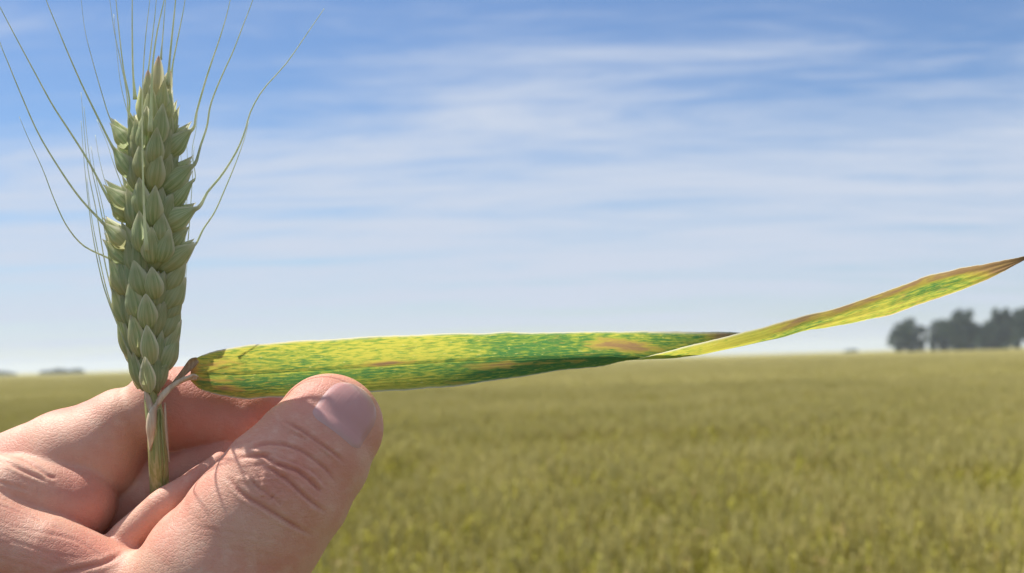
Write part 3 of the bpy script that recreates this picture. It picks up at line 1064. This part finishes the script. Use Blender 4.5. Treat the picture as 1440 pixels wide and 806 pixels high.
for s, husks in SPIKELETS:
    jit = lambda q: float(rng.normal(0, q))
    v = max(h[0][1] for h in husks) - 8
    u0, w0 = axis(v)
    node = [W(u0 + s * 2, v + 8, w0 - 4), W(u0 + s * 7, v - 4, w0), W(u0 + s * 11, v - 14, w0 + 2)]
    sp = obj('spikelet', mesh_from('spikelet', *tube(node, [6 * PX, 7 * PX, 4 * PX], 7)), M_STEM, ear)
    TIPS[(v, s)] = sp
    # inner florets that fill the spikelet behind its outer husks
    for q in (0.28, 0.50):
        for sg in (1, -1):
            hv_ = v - 44
            bract('palea', ME_GLUME, (u0 + s * 9, v + 14, w0 + sg * 5), (axis(hv_)[0] + (edge(hv_, s) - axis(hv_)[0]) * q + jit(2), hv_ + jit(3), w0 + sg * (20 - 12 * q)), float(np.interp(v, [440, 540], [36, 18])), float(np.interp(v, [440, 540], [30, 16])), (s * q, .1, sg), sp)
    for (bu, bv), (tu, tv), wd, kd in husks:
        front = kd == 'c'
        wd *= (1.04 if front else (1.14 if bv > 390 else 1.02)) * float(np.interp(bv, [440, 545], [1.0, 0.82]))
        bv += 5
        if s < 0 and bv < 400:          # the two ranks alternate
            bv, tv = bv - 14, tv - (14 if front else 4)
        if not front and bv < 400:
            tu += s * 4
            bu -= s * 4
        tv += jit(2)
        tu += jit(1.5)
        low = bv > 380
        me = (ME_ROUND if low else ME_GLUME) if front else (ME_GLUME if low else ME_LEMMA)
        off = (tu - axis(tv)[0])
        rise = 26 + 14 * math.exp(-(off / 16) ** 2)          # the ear is thickest along its middle
        wb = w0 + (17 if front else 4) + jit(1.5)
        wt = w0 + (rise if front else max(2, rise - abs(off) * 0.55)) + jit(2)
        nr = (s * (.18 if front else .55) + jit(.14), .12 + jit(.08), 1.0 if front else .75)
        nm = 'glume' if front else 'lemma'
        bract(nm, me, (bu, bv, wb), (tu, tv, wt), wd, wd * (1.0 if front else .92), nr, sp)
        if not front:
            TP.append(((tu, tv, wt), sp, (bu, bv, wb)))
            # the inner husk showing past its edge
            bract('palea', ME_LEMMA, (bu - s * 2, bv - 4, wb - 7), (tu - s * 3 + jit(2), tv - 9 + jit(2), wt - 9), wd * .8, wd * .7, (nr[0], .3, .7), sp)
        # the same on the ear's far side
        bract(nm, me, (bu + jit(3), bv + jit(4), 2 * w0 - wb), (tu - (0 if front else s * 6) + jit(3), tv + jit(4), 2 * w0 - wt), wd, wd * .9, (nr[0], nr[1], -nr[2]), sp)

# terminal spikelet
sp = obj('spikelet', mesh_from('spikelet', *tube([W(215, 178, 14), W(217, 160, 16), W(219, 145, 16)], [8 * PX, 8 * PX, 5 * PX], 7)), M_STEM, ear)
TERM = sp
for a, b_, wd, me, nm, nr in [
    ((206, 182, 26), (198, 122, 30), 24, ME_LEMMA, 'lemma', (-.4, .1, .9)),
    ((226, 182, 26), (240, 120, 28), 26, ME_LEMMA, 'lemma', (.4, .1, .9)),
    ((214, 182, 34), (212, 118, 40), 25, ME_GLUME, 'glume', (-.1, .1, 1)),
    ((224, 168, 32), (232, 108, 36), 22, ME_LEMMA, 'lemma', (.15, .1, 1)),
    ((212, 150, 28), (208, 98, 30), 19, ME_PALE, 'lemma', (-.3, .1, 1)),
    ((221, 146, 30), (223, 78, 30), 20, ME_PALE, 'lemma', (.0, .1, 1)),
    ((230, 142, 24), (239, 98, 24), 17, ME_PALE, 'lemma', (.4, .1, .9)),
    ((218, 170, 0), (218, 100, -6), 30, ME_LEMMA, 'lemma', (0, .1, -1)),
    ((208, 178, 4), (196, 120, -6), 26, ME_LEMMA, 'lemma', (-.6, .1, -.8)),
    ((228, 178, 4), (243, 126, -6), 26, ME_LEMMA, 'lemma', (.6, .1, -.8)),
]:
    bract(nm, me, a, b_, wd, wd * 0.95, nr, sp)

AWNS = [  # control points (u,v), start w, end w, base radius px
    ([(160, 203), (136, 162), (116, 121), (97, 78), (80, 37), (65, 0), (56, -34)], 8, 40, 2.1),
    ([(152, 268), (125, 228), (100, 188), (74, 148), (50, 104), (22, 52), (0, 10), (-18, -26)], 8, 60, 2.2),
    ([(147, 316), (112, 278), (84, 238), (54, 188), (30, 134), (12, 90), (0, 60), (-14, 12)], 6, 50, 2.1),
    ([(146, 370), (118, 346), (94, 318), (76, 280), (60, 238), (40, 195), (27, 164)], 4, 30, 1.7),
    ([(166, 188), (154, 165), (144, 134), (130, 85), (119, 40), (113, -12)], -12, -60, 1.3),
    ([(190, 178), (178, 130), (169, 84), (160, 40), (153, -10)], -10, -40, 1.5),
    ([(196, 176), (182, 140), (174, 99), (168, 50), (163, 0), (160, -30)], 24, 50, 1.9),
    ([(190, 140), (187, 100), (186, 50), (186, 0), (187, -40)], 20, 40, 1.9),
    ([(206, 352), (203, 300), (201, 240), (200, 180), (201, 110), (205, 50), (212, -10)], 68, 76, 2.0),
    ([(211, 185), (213, 134), (215, 89), (221, 45), (231, 0), (240, -36)], 62, 74, 2.2),
    ([(206, 122), (212, 70), (218, 20), (222, -30)], 20, 10, 1.4),
    ([(236, 120), (239, 80), (243, 40), (247, 0), (250, -34)], 30, 40, 2.2),
    ([(240, 112), (244, 84), (252, 44), (259, 8), (264, -30)], 18, 0, 1.6),
    ([(226, 84), (229, 50), (232, 10), (236, -30)], 26, 0, 1.3),
    ([(266, 174), (276, 160), (288, 117), (298, 86), (308, 57), (318, 24), (326, -10)], 6, 40, 2.2),
    ([(270, 224), (282, 205), (291, 178), (295, 152), (303, 128), (316, 98), (328, 72), (341, 38), (353, 7), (362, -20)], 6, 30, 2.1),
    ([(272, 288), (292, 270), (312, 246), (332, 214), (344, 186), (352, 158), (370, 126), (402, 90), (432, 47), (456, 12)], 6, -30, 2.3),
    ([(270, 346), (286, 322), (302, 298), (318, 262), (332, 228), (344, 194), (350, 170)], -4, -50, 1.9),
    ([(170, 476), (153, 425), (140, 380), (128, 315), (119, 235), (114, 170)], -6, 10, 1.5),
    ([(160, 432), (148, 372), (136, 300), (124, 240), (118, 180), (114, 130)], -16, -30, 1.4),
    ([(196, 518), (172, 470), (152, 415), (138, 355), (128, 300), (122, 250)], 6, 20, 1.5),
    ([(158, 402), (150, 340), (138, 278), (126, 222), (118, 150)], 10, 30, 1.4),
    ([(156, 350), (146, 300), (135, 250), (128, 206)], -20, -40, 1.1),
    ([(164, 300), (150, 262), (140, 225), (134, 190)], -20, -50, 1.0),
    ([(168, 255), (158, 225), (150, 200), (136, 168)], -20, -50, 1.0),
    ([(252, 428), (260, 380), (266, 320), (270, 260), (273, 205)], -14, -30, 1.5),
    ([(246, 410), (258, 350), (262, 300), (264, 240), (262, 195)], -24, -50, 1.2),
    ([(258, 350), (262, 310), (258, 260), (254, 215)], -24, -50, 1.0),
    ([(236, 505), (250, 450), (260, 400), (265, 350)], -16, -30, 1.3),
    ([(262, 240), (270, 214), (276, 180), (278, 150)], -22, -40, 1.0),
    ([(178, 160), (170, 120), (164, 70), (160, 20)], -18, -60, 0.9),
]
for c, wa, wb, r0 in AWNS:
    # the spikelet whose tip it grows from
    bu, bv = c[0]
    s = -1 if bu < axis(bv)[0] else 1
    best = TERM if bv < 150 else min(((abs(v - 50 - bv) + (0 if q == s else 60), o) for (v, q), o in TIPS.items()), key=lambda z: z[0])[1]
    near = min(TP, key=lambda q: math.hypot(q[0][0] - bu, q[0][1] - bv))
    if math.hypot(near[0][0] - bu, near[0][1] - bv) < 17:      # grow it from that floret's beak
        (tu, tv, wa), best, rt = near
        rt = [a_ + (b_ - a_) * 0.20 for a_, b_ in zip((tu, tv, wa), rt)]
        wa = (rt[2] + wa) / 2
        c = [(rt[0], rt[1]), (tu, tv), *[p for p in c[1:] if p[1] < tv - 18]]
    P_ = spline(c, 26)
    ws = np.linspace(0, 1, 26) ** 1.2 * (wb - wa) + wa
    pp = [W(P_[i][0], P_[i][1], ws[i]) for i in range(26)]
    rr = [max(0.35, 0.90 * r0 * (1 - 0.80 * (i / 25))) * PX for i in range(26)]
    for i in range(5):
        rr[i] *= 1.9 - 0.2 * i
    obj('awn', mesh_from('awn', *tube(pp, rr, 6)), M_AWN, best)

# stem, sheath and the dry remains at the leaf's collar
sv = spline([(212, 550, 28), (213, 575, 34), (217, 610, 40), (221, 650, 38), (224, 700, 18), (226, 760, -10)], 24)
obj('stem', mesh_from('stem', *tube([W(*p) for p in sv], [9.0 * PX] * 24, 12)), M_STEM, ear)
sv = spline([(221, 566, 36), (220, 590, 41), (221, 620, 44), (223, 655, 42), (225, 700, 20), (227, 756, -8)], 24)
rr = np.interp(np.linspace(0, 1, 24), [0, .15, .4, 1], [5.5, 10, 13.0, 13.5])
sheath = obj('leaf_sheath', mesh_from('leaf_sheath', *tube([W(*p) for p in sv], [q * PX for q in rr], 14)), M_SHEATH, ear)
for off, ra in ((-5, 1.4), (3, 1.6), (8, 1.2)):
    q = [W(p[0] + off, p[1], p[2] + math.sqrt(max(0, rr[i] ** 2 - off * off)) * 0.98) for i, p in enumerate(sv[3:16])] if False else \
        [W(sv[i][0] + off * rr[i] / 13, sv[i][1], sv[i][2] + rr[i] * math.sqrt(1 - (off / 13) ** 2)) for i in range(2, 20)]
    obj('vein', mesh_from('vein', *tube(q, [ra * PX] * len(q), 6)), M_STEM, sheath)


def strip(name, ctrl, mat, parent, curl=0.0, n=30, k=5):
    """ctrl: (u,v,w,half width px, tilt deg)"""
    c = spline(ctrl, n)
    V, Fc = [], []
    for i, p in enumerate(c):
        t = c[min(i + 1, n - 1)][:2] - c[max(i - 1, 0)][:2]
        t = t / (np.linalg.norm(t) + 1e-9)
        nn = np.array([-t[1], t[0]])
        for j in range(k):
            s = j / (k - 1) * 2 - 1
            a = math.radians(p[4])
            V.append(W(p[0] + nn[0] * s * p[3] * math.cos(a), p[1] + nn[1] * s * p[3] * math.cos(a), p[2] + s * p[3] * math.sin(a) + curl * (1 - s * s)))
    for i in range(n - 1):
        for j in range(k - 1):
            q = i * k + j
            Fc.append((q, q + 1, q + k + 1, q + k))
    o = obj(name, mesh_from(name, V, Fc), mat, parent)
    md_ = o.modifiers.new('thickness', 'SOLIDIFY')
    md_.thickness = 1.2 * PX
    return o


strip('dry_flap', [(222, 566, 50, 2, 20), (215, 580, 57, 6, 10), (212, 600, 60, 7, 0), (212, 620, 58, 4, 0), (211, 634, 55, 1, 0)], M_DRY, sheath, 3)
strip('dry_flap', [(204, 548, 44, 2, 0), (208, 560, 48, 4, 20), (212, 575, 52, 5, 20), (215, 590, 54, 1, 0)], M_DRY, sheath, 3)
strip('dry_flap', [(232, 566, 50, 1, 0), (233, 590, 54, 2.2, 30), (235, 620, 54, 2, 30), (238, 650, 48, .8, 0)], M_DRY, sheath, 2)
strip('ligule', [(220, 570, 52, 4, 30), (229, 556, 56, 5, 20), (240, 545, 54, 4, 10), (252, 537, 52, 3.5, 0), (264, 532, 52, 3.5, -10), (277, 533, 48, 2, -10)], M_DRY, sheath, 2)
strip('ligule', [(250, 537, 46, 2, 20), (262, 532, 54, 2.5, 0), (272, 528, 55, 2.5, 0), (279, 530, 52, 1, 0)], M_DRY, sheath, 2)
strip('collar', [(238, 548, 46, 2, 30), (247, 537, 46, 4, 40), (256, 526, 44, 5, 40), (264, 517, 44, 6, 30), (271, 510, 44, 6, 10), (278, 506, 42, 3, 0)], M_BROWN, sheath, -3)


# ------------------------------------------------------------------ the leaf
ST = [  # u, A(v,w), M(v,w), B(v,w)
    (268, 509, 36, 524, 40, 535, 36), (276, 503, 38, 526, 38, 545, 38), (290, 497, 40, 527, 34, 552, 40), (315, 491, 40, 527, 30, 558, 38), (345, 486, 38, 526, 26, 561, 34),
    (400, 480, 34, 523, 16, 559, 20), (470, 476, 26, 519, 2, 554, 4), (540, 472, 20, 514, -6, 550, -2), (640, 469, 16, 508, -10, 544, -4),
    (750, 467, 12, 504, -14, 527, 0), (850, 466, 4, 501, -16, 514, 6), (900, 466, -2, 504, -12, 505, 12), (939, 466, -8, 503, -6, 495, 14),
    (983, 466, -14, 499, -4, 483, 12), (1044, 468, -16, 487, 0, 467, 8), (1100, 467, -14, 474, 2, 453, 8), (1138, 464, -11, 460, 4, 442, 9),
    (1190, 457, -8, 446, 4, 429, 10), (1250, 444, -8, 428, 6, 408, 14), (1300, 426, -6, 410, 7, 389, 16), (1352, 409, -4, 394, 7, 376, 15),
    (1394, 390, 2, 380, 8, 369, 12), (1422, 376, 6, 371, 9, 364, 10), (1440, 366, 8, 364, 9, 360, 8), (1456, 357, 8, 356.5, 8, 356, 8)]
ST = np.array(ST, float)
NS, NTt = 620, 33
us = np.linspace(268, 1456, NS)
cols = []
for c in range(1, 7):
    y = np.interp(us, ST[:, 0], ST[:, c])
    pad = np.pad(y, 24, mode='reflect', reflect_type='odd')
    ker = np.exp(-np.linspace(-2.2, 2.2, 21) ** 2); ker /= ker.sum()
    y = np.convolve(pad, ker, mode='same')[24:-24]
    cols.append(y)
wob = np.convolve(rng.normal(0, 1, NS + 40), np.ones(17) / 17, mode='same')[20:-20]
wob2 = np.convolve(rng.normal(0, 1, NS + 40), np.ones(17) / 17, mode='same')[20:-20]
LV, LF, UVL, GREEN, BROWN, EDGE, DARK = [], [], [], [], [], [], []


def gs(u, t, cu, ct, su, st_):
    return math.exp(-((u - cu) / su) ** 2 - ((t - ct) / st_) ** 2)


for i, u in enumerate(us):
    Av, Aw, Mv, Mw, Bv, Bw = (c[i] for c in cols)
    Av += wob[i] * 1.6
    Bv += wob2[i] * 1.6
    width = math.hypot(Av - Mv, Aw - Mw) + math.hypot(Bv - Mv, Bw - Mw)
    for j in range(NTt):
        t = j / (NTt - 1) * 2 - 1
        # keeled cross-section: two gently bowed halves meeting at the midrib
        if u < 860:
            k = 1.0
        else:
            k = max(0.0, 1 - (u - 860) / 90)
        qa, qm, qb = t * (t - 1) / 2, 1 - t * t, t * (t + 1) / 2
        sv_, sw_ = qa * Av + qm * Mv + qb * Bv, qa * Aw + qm * Mw + qb * Bw
        if t < 0:
            lv_, lw_ = Mv + (Av - Mv) * -t, Mw + (Aw - Mw) * -t
        else:
            lv_, lw_ = Mv + (Bv - Mv) * t, Mw + (Bw - Mw) * t
        bow = 3.0 * math.sin(math.pi * abs(t))
        vv = k * lv_ + (1 - k) * sv_
        ww = k * (lw_ - bow) + (1 - k) * sw_
        ww += 0.55 * math.sin(j * math.pi * 0.9) + 0.8 * wob[i] * t        # veins
        if abs(t) < 0.05 and u < 900:
            ww += 2.0
        LV.append(W(u, vv, ww))
        UVL.append((u / 8.0, t * width / 16.0))
        # masks of the leaf's mottling and streaks, with some shade painted in
        g = 0.30
        g += 0.62 * gs(u, t, 330, 0.45, 110, 0.35) + 0.75 * gs(u, t, 750, -0.45, 95, 0.8)
        g += 0.62 * (1 / (1 + math.exp(-(u - 640) / 22))) * (1 / (1 + math.exp(-t / 0.04))) * (1 / (1 + math.exp((u - 1000) / 22)))  # half below the midrib: shade of the fold painted as deeper green
        g += 0.75 * gs(u, t, 450, 0.32, 60, 0.26) + 0.60 * gs(u, t, 560, 0.25, 80, 0.22)
        g += 0.5 * gs(u, t, 870, 0.2, 90, 0.6) + 0.40 * gs(u, t, 940, -0.8, 70, 0.3) + 0.3 * gs(u, t, 420, -0.3, 60, .3)
        g += 0.62 * gs(u, t, 1310, 0.05, 50, 0.45) + 0.35 * gs(u, t, 1110, 0.1, 50, 0.7)
        g -= 0.22 * gs(u, t, 580, -0.45, 90, 0.5) + 0.35 * gs(u, t, 560, 0.75, 45, 0.35) + 0.4 * gs(u, t, 380, 0.95, 60, 0.2) + .3 * gs(u, t, 1200, -0.3, 60, .5)
        g -= 0.75 * (1 / (1 + math.exp(-(u - 885) / 12))) * (1 / (1 + math.exp(-(t - 0.22) / 0.06))) * (1 if u < 1060 else max(0, 1 - (u - 1060) / 60))
        bnv = 0.9 * gs(u, t, 862, -0.50, 34, 0.22) + 0.6 * gs(u, t, 905, -0.42, 30, 0.18) + 0.75 * gs(u, t, 705, 0.28, 44, 0.16)
        bnv += 0.9 * gs(u, t, 538, -0.06, 34, 0.09) + 0.8 * gs(u, t, 322, 0.62, 22, 0.13) + 0.5 * gs(u, t, 300, 0.30, 30, 0.10)
        bnv += 0.8 * gs(u, t, 268, 0.0, 9, 2.0) + 0.45 * gs(u, t, 310, -0.45, 30, 0.2) + 0.8 * gs(u, t, 1020, -0.8, 26, 0.5)
        bnv += 0.35 * gs(u, t, 640, 0.9, 20, 0.15) + 0.4 * gs(u, t, 800, 0.35, 40, .12)
        if u > 1060:
            f = min(1, (u - 1060) / 60)
            bnv += f * 0.78 * (1 / (1 + math.exp(-(t - 0.56) / 0.08)))
            bnv += 0.9 * (1 / (1 + math.exp(-(u - 1376 + 26 * t) / 9)))
            bnv += f * 0.8 * (1 / (1 + math.exp((t + 0.90) / 0.03))) * (u > 1230) + f * 0.22 * gs(u, t, 1230, -0.3, 140, 0.6)
        GREEN.append(g); BROWN.append(min(1, bnv))
        EDGE.append(max(0.0, (abs(t) - 0.93) / 0.055) if u > 285 else 0.0)
        DARK.append(0.0)
for i in range(NS - 1):
    for j in range(NTt - 1):
        q = i * NTt + j
        LF.append((q, q + 1, q + NTt + 1, q + NTt))
lme = mesh_from('wheat_leaf', LV, LF)
for nm, d in (('green', GREEN), ('brown', BROWN), ('edge', EDGE)):
    at = lme.attributes.new(nm, 'FLOAT', 'POINT')
    at.data.foreach_set('value', np.array(d, np.float32))
ul = lme.uv_layers.new(name='UVMap')
lv = np.empty(len(lme.loops), np.int32)
lme.loops.foreach_get('vertex_index', lv)
ul.data.foreach_set('uv', np.array(UVL, np.float32)[lv].ravel())


def leaf_material():
    m, t = material('diseased_leaf')
    uv = t.n('ShaderNodeTexCoord').outputs['UV']
    att = lambda nme_: t.n('ShaderNodeAttribute', attribute_name=nme_).outputs['Fac']
    mp = lambda sx, sy: t.n('ShaderNodeMapping', {'Vector': uv, 'Scale': (sx, sy, 1)}).outputs[0]
    n1 = t.noise(mp(0.30, 1.5), 1.0, 4, 0.6, 0.3)
    n2 = t.noise(mp(0.55, 2.9), 1.0, 3, 0.55, 0.15)
    n3 = t.noise(mp(0.12, 0.5), 1.0, 3, 0.55)
    n4 = t.noise(mp(0.22, 7.0), 1.0, 3, 0.6, 0.1)
    f = t.math('ADD', att('green'), t.math('MULTIPLY', t.math('SUBTRACT', n1, 0.5), 1.5))
    f = t.math('ADD', f, t.math('MULTIPLY', t.math('SUBTRACT', n2, 0.5), 2.7))
    f = t.math('ADD', f, t.math('MULTIPLY', t.math('SUBTRACT', n3, 0.5), 0.6))
    f = t.math('ADD', f, t.math('MULTIPLY', t.math('SUBTRACT', n4, 0.5), 2.0))
    c = t.mix(t.ramp(f, -0.1, 0.65), (0.70, 0.64, 0.10), (0.37, 0.47, 0.075))
    c = t.mix(t.ramp(f, 0.35, 1.25), c, (0.10, 0.27, 0.075))
    fl = t.ramp(t.noise(mp(0.8, 2.4), 1.0, 2, 0.5), 0.64, 0.72)
    c = t.mix(t.math('MULTIPLY', fl, 0.65), c, (0.72, 0.70, 0.20))
    rust = t.math('MULTIPLY', t.ramp(t.noise(mp(0.35, 3.2), 1.0, 3, 0.6), 0.62, 0.72), t.ramp(n3, 0.42, 0.62))
    c = t.mix(t.math('MULTIPLY', rust, 0.7), c, (0.62, 0.36, 0.10))
    bf = t.math('ADD', att('brown'), t.math('MULTIPLY', t.math('SUBTRACT', n1, 0.5), 1.5))
    c = t.mix(t.math('MULTIPLY', t.ramp(bf, 0.10, 0.50), 0.8), c, (0.70, 0.50, 0.10))
    c = t.mix(t.math('MULTIPLY', t.ramp(bf, 0.35, 0.95), 0.85), c, (0.44, 0.25, 0.13))
    c = t.mix(att('edge'), c, (0.85, 0.80, 0.58))
    ve = t.n('ShaderNodeTexWave', {'Vector': mp(0.0, 1.0), 'Scale': 0.9, 'Distortion': 0.4}, bands_direction='Y').outputs['Fac']
    bp = t.n('ShaderNodeBump', {'Strength': 0.5, 'Distance': 0.0003, 'Height': t.math('ADD', t.math('MULTIPLY', ve, 0.8), t.math('ADD', n4, n2))})
    # a leaf reflects a darker, bluer green than the light it lets through
    cr = t.n('ShaderNodeMix', data_type='RGBA', blend_type='MULTIPLY')
    cr.inputs[0].default_value = 1.0
    t.t.links.new(c, cr.inputs[6]); cr.inputs[7].default_value = (0.42, 0.55, 0.75, 1)
    s = t.n('ShaderNodeBsdfPrincipled', {'Base Color': cr.outputs[2], 'Roughness': 0.5, 'Specular IOR Level': 0.3, 'Normal': bp.outputs[0]})
    tr = t.n('ShaderNodeBsdfTranslucent', {0: c})
    finish(t, t.n('ShaderNodeMixShader', {0: 0.6, 1: s.outputs[0], 2: tr.outputs[0]}).outputs[0])
    return m


leaf = obj('wheat_leaf', lme, leaf_material())
tag(leaf, 'long twisted wheat leaf mottled yellow and green with brown streaks, held under the thumb', 'leaf')
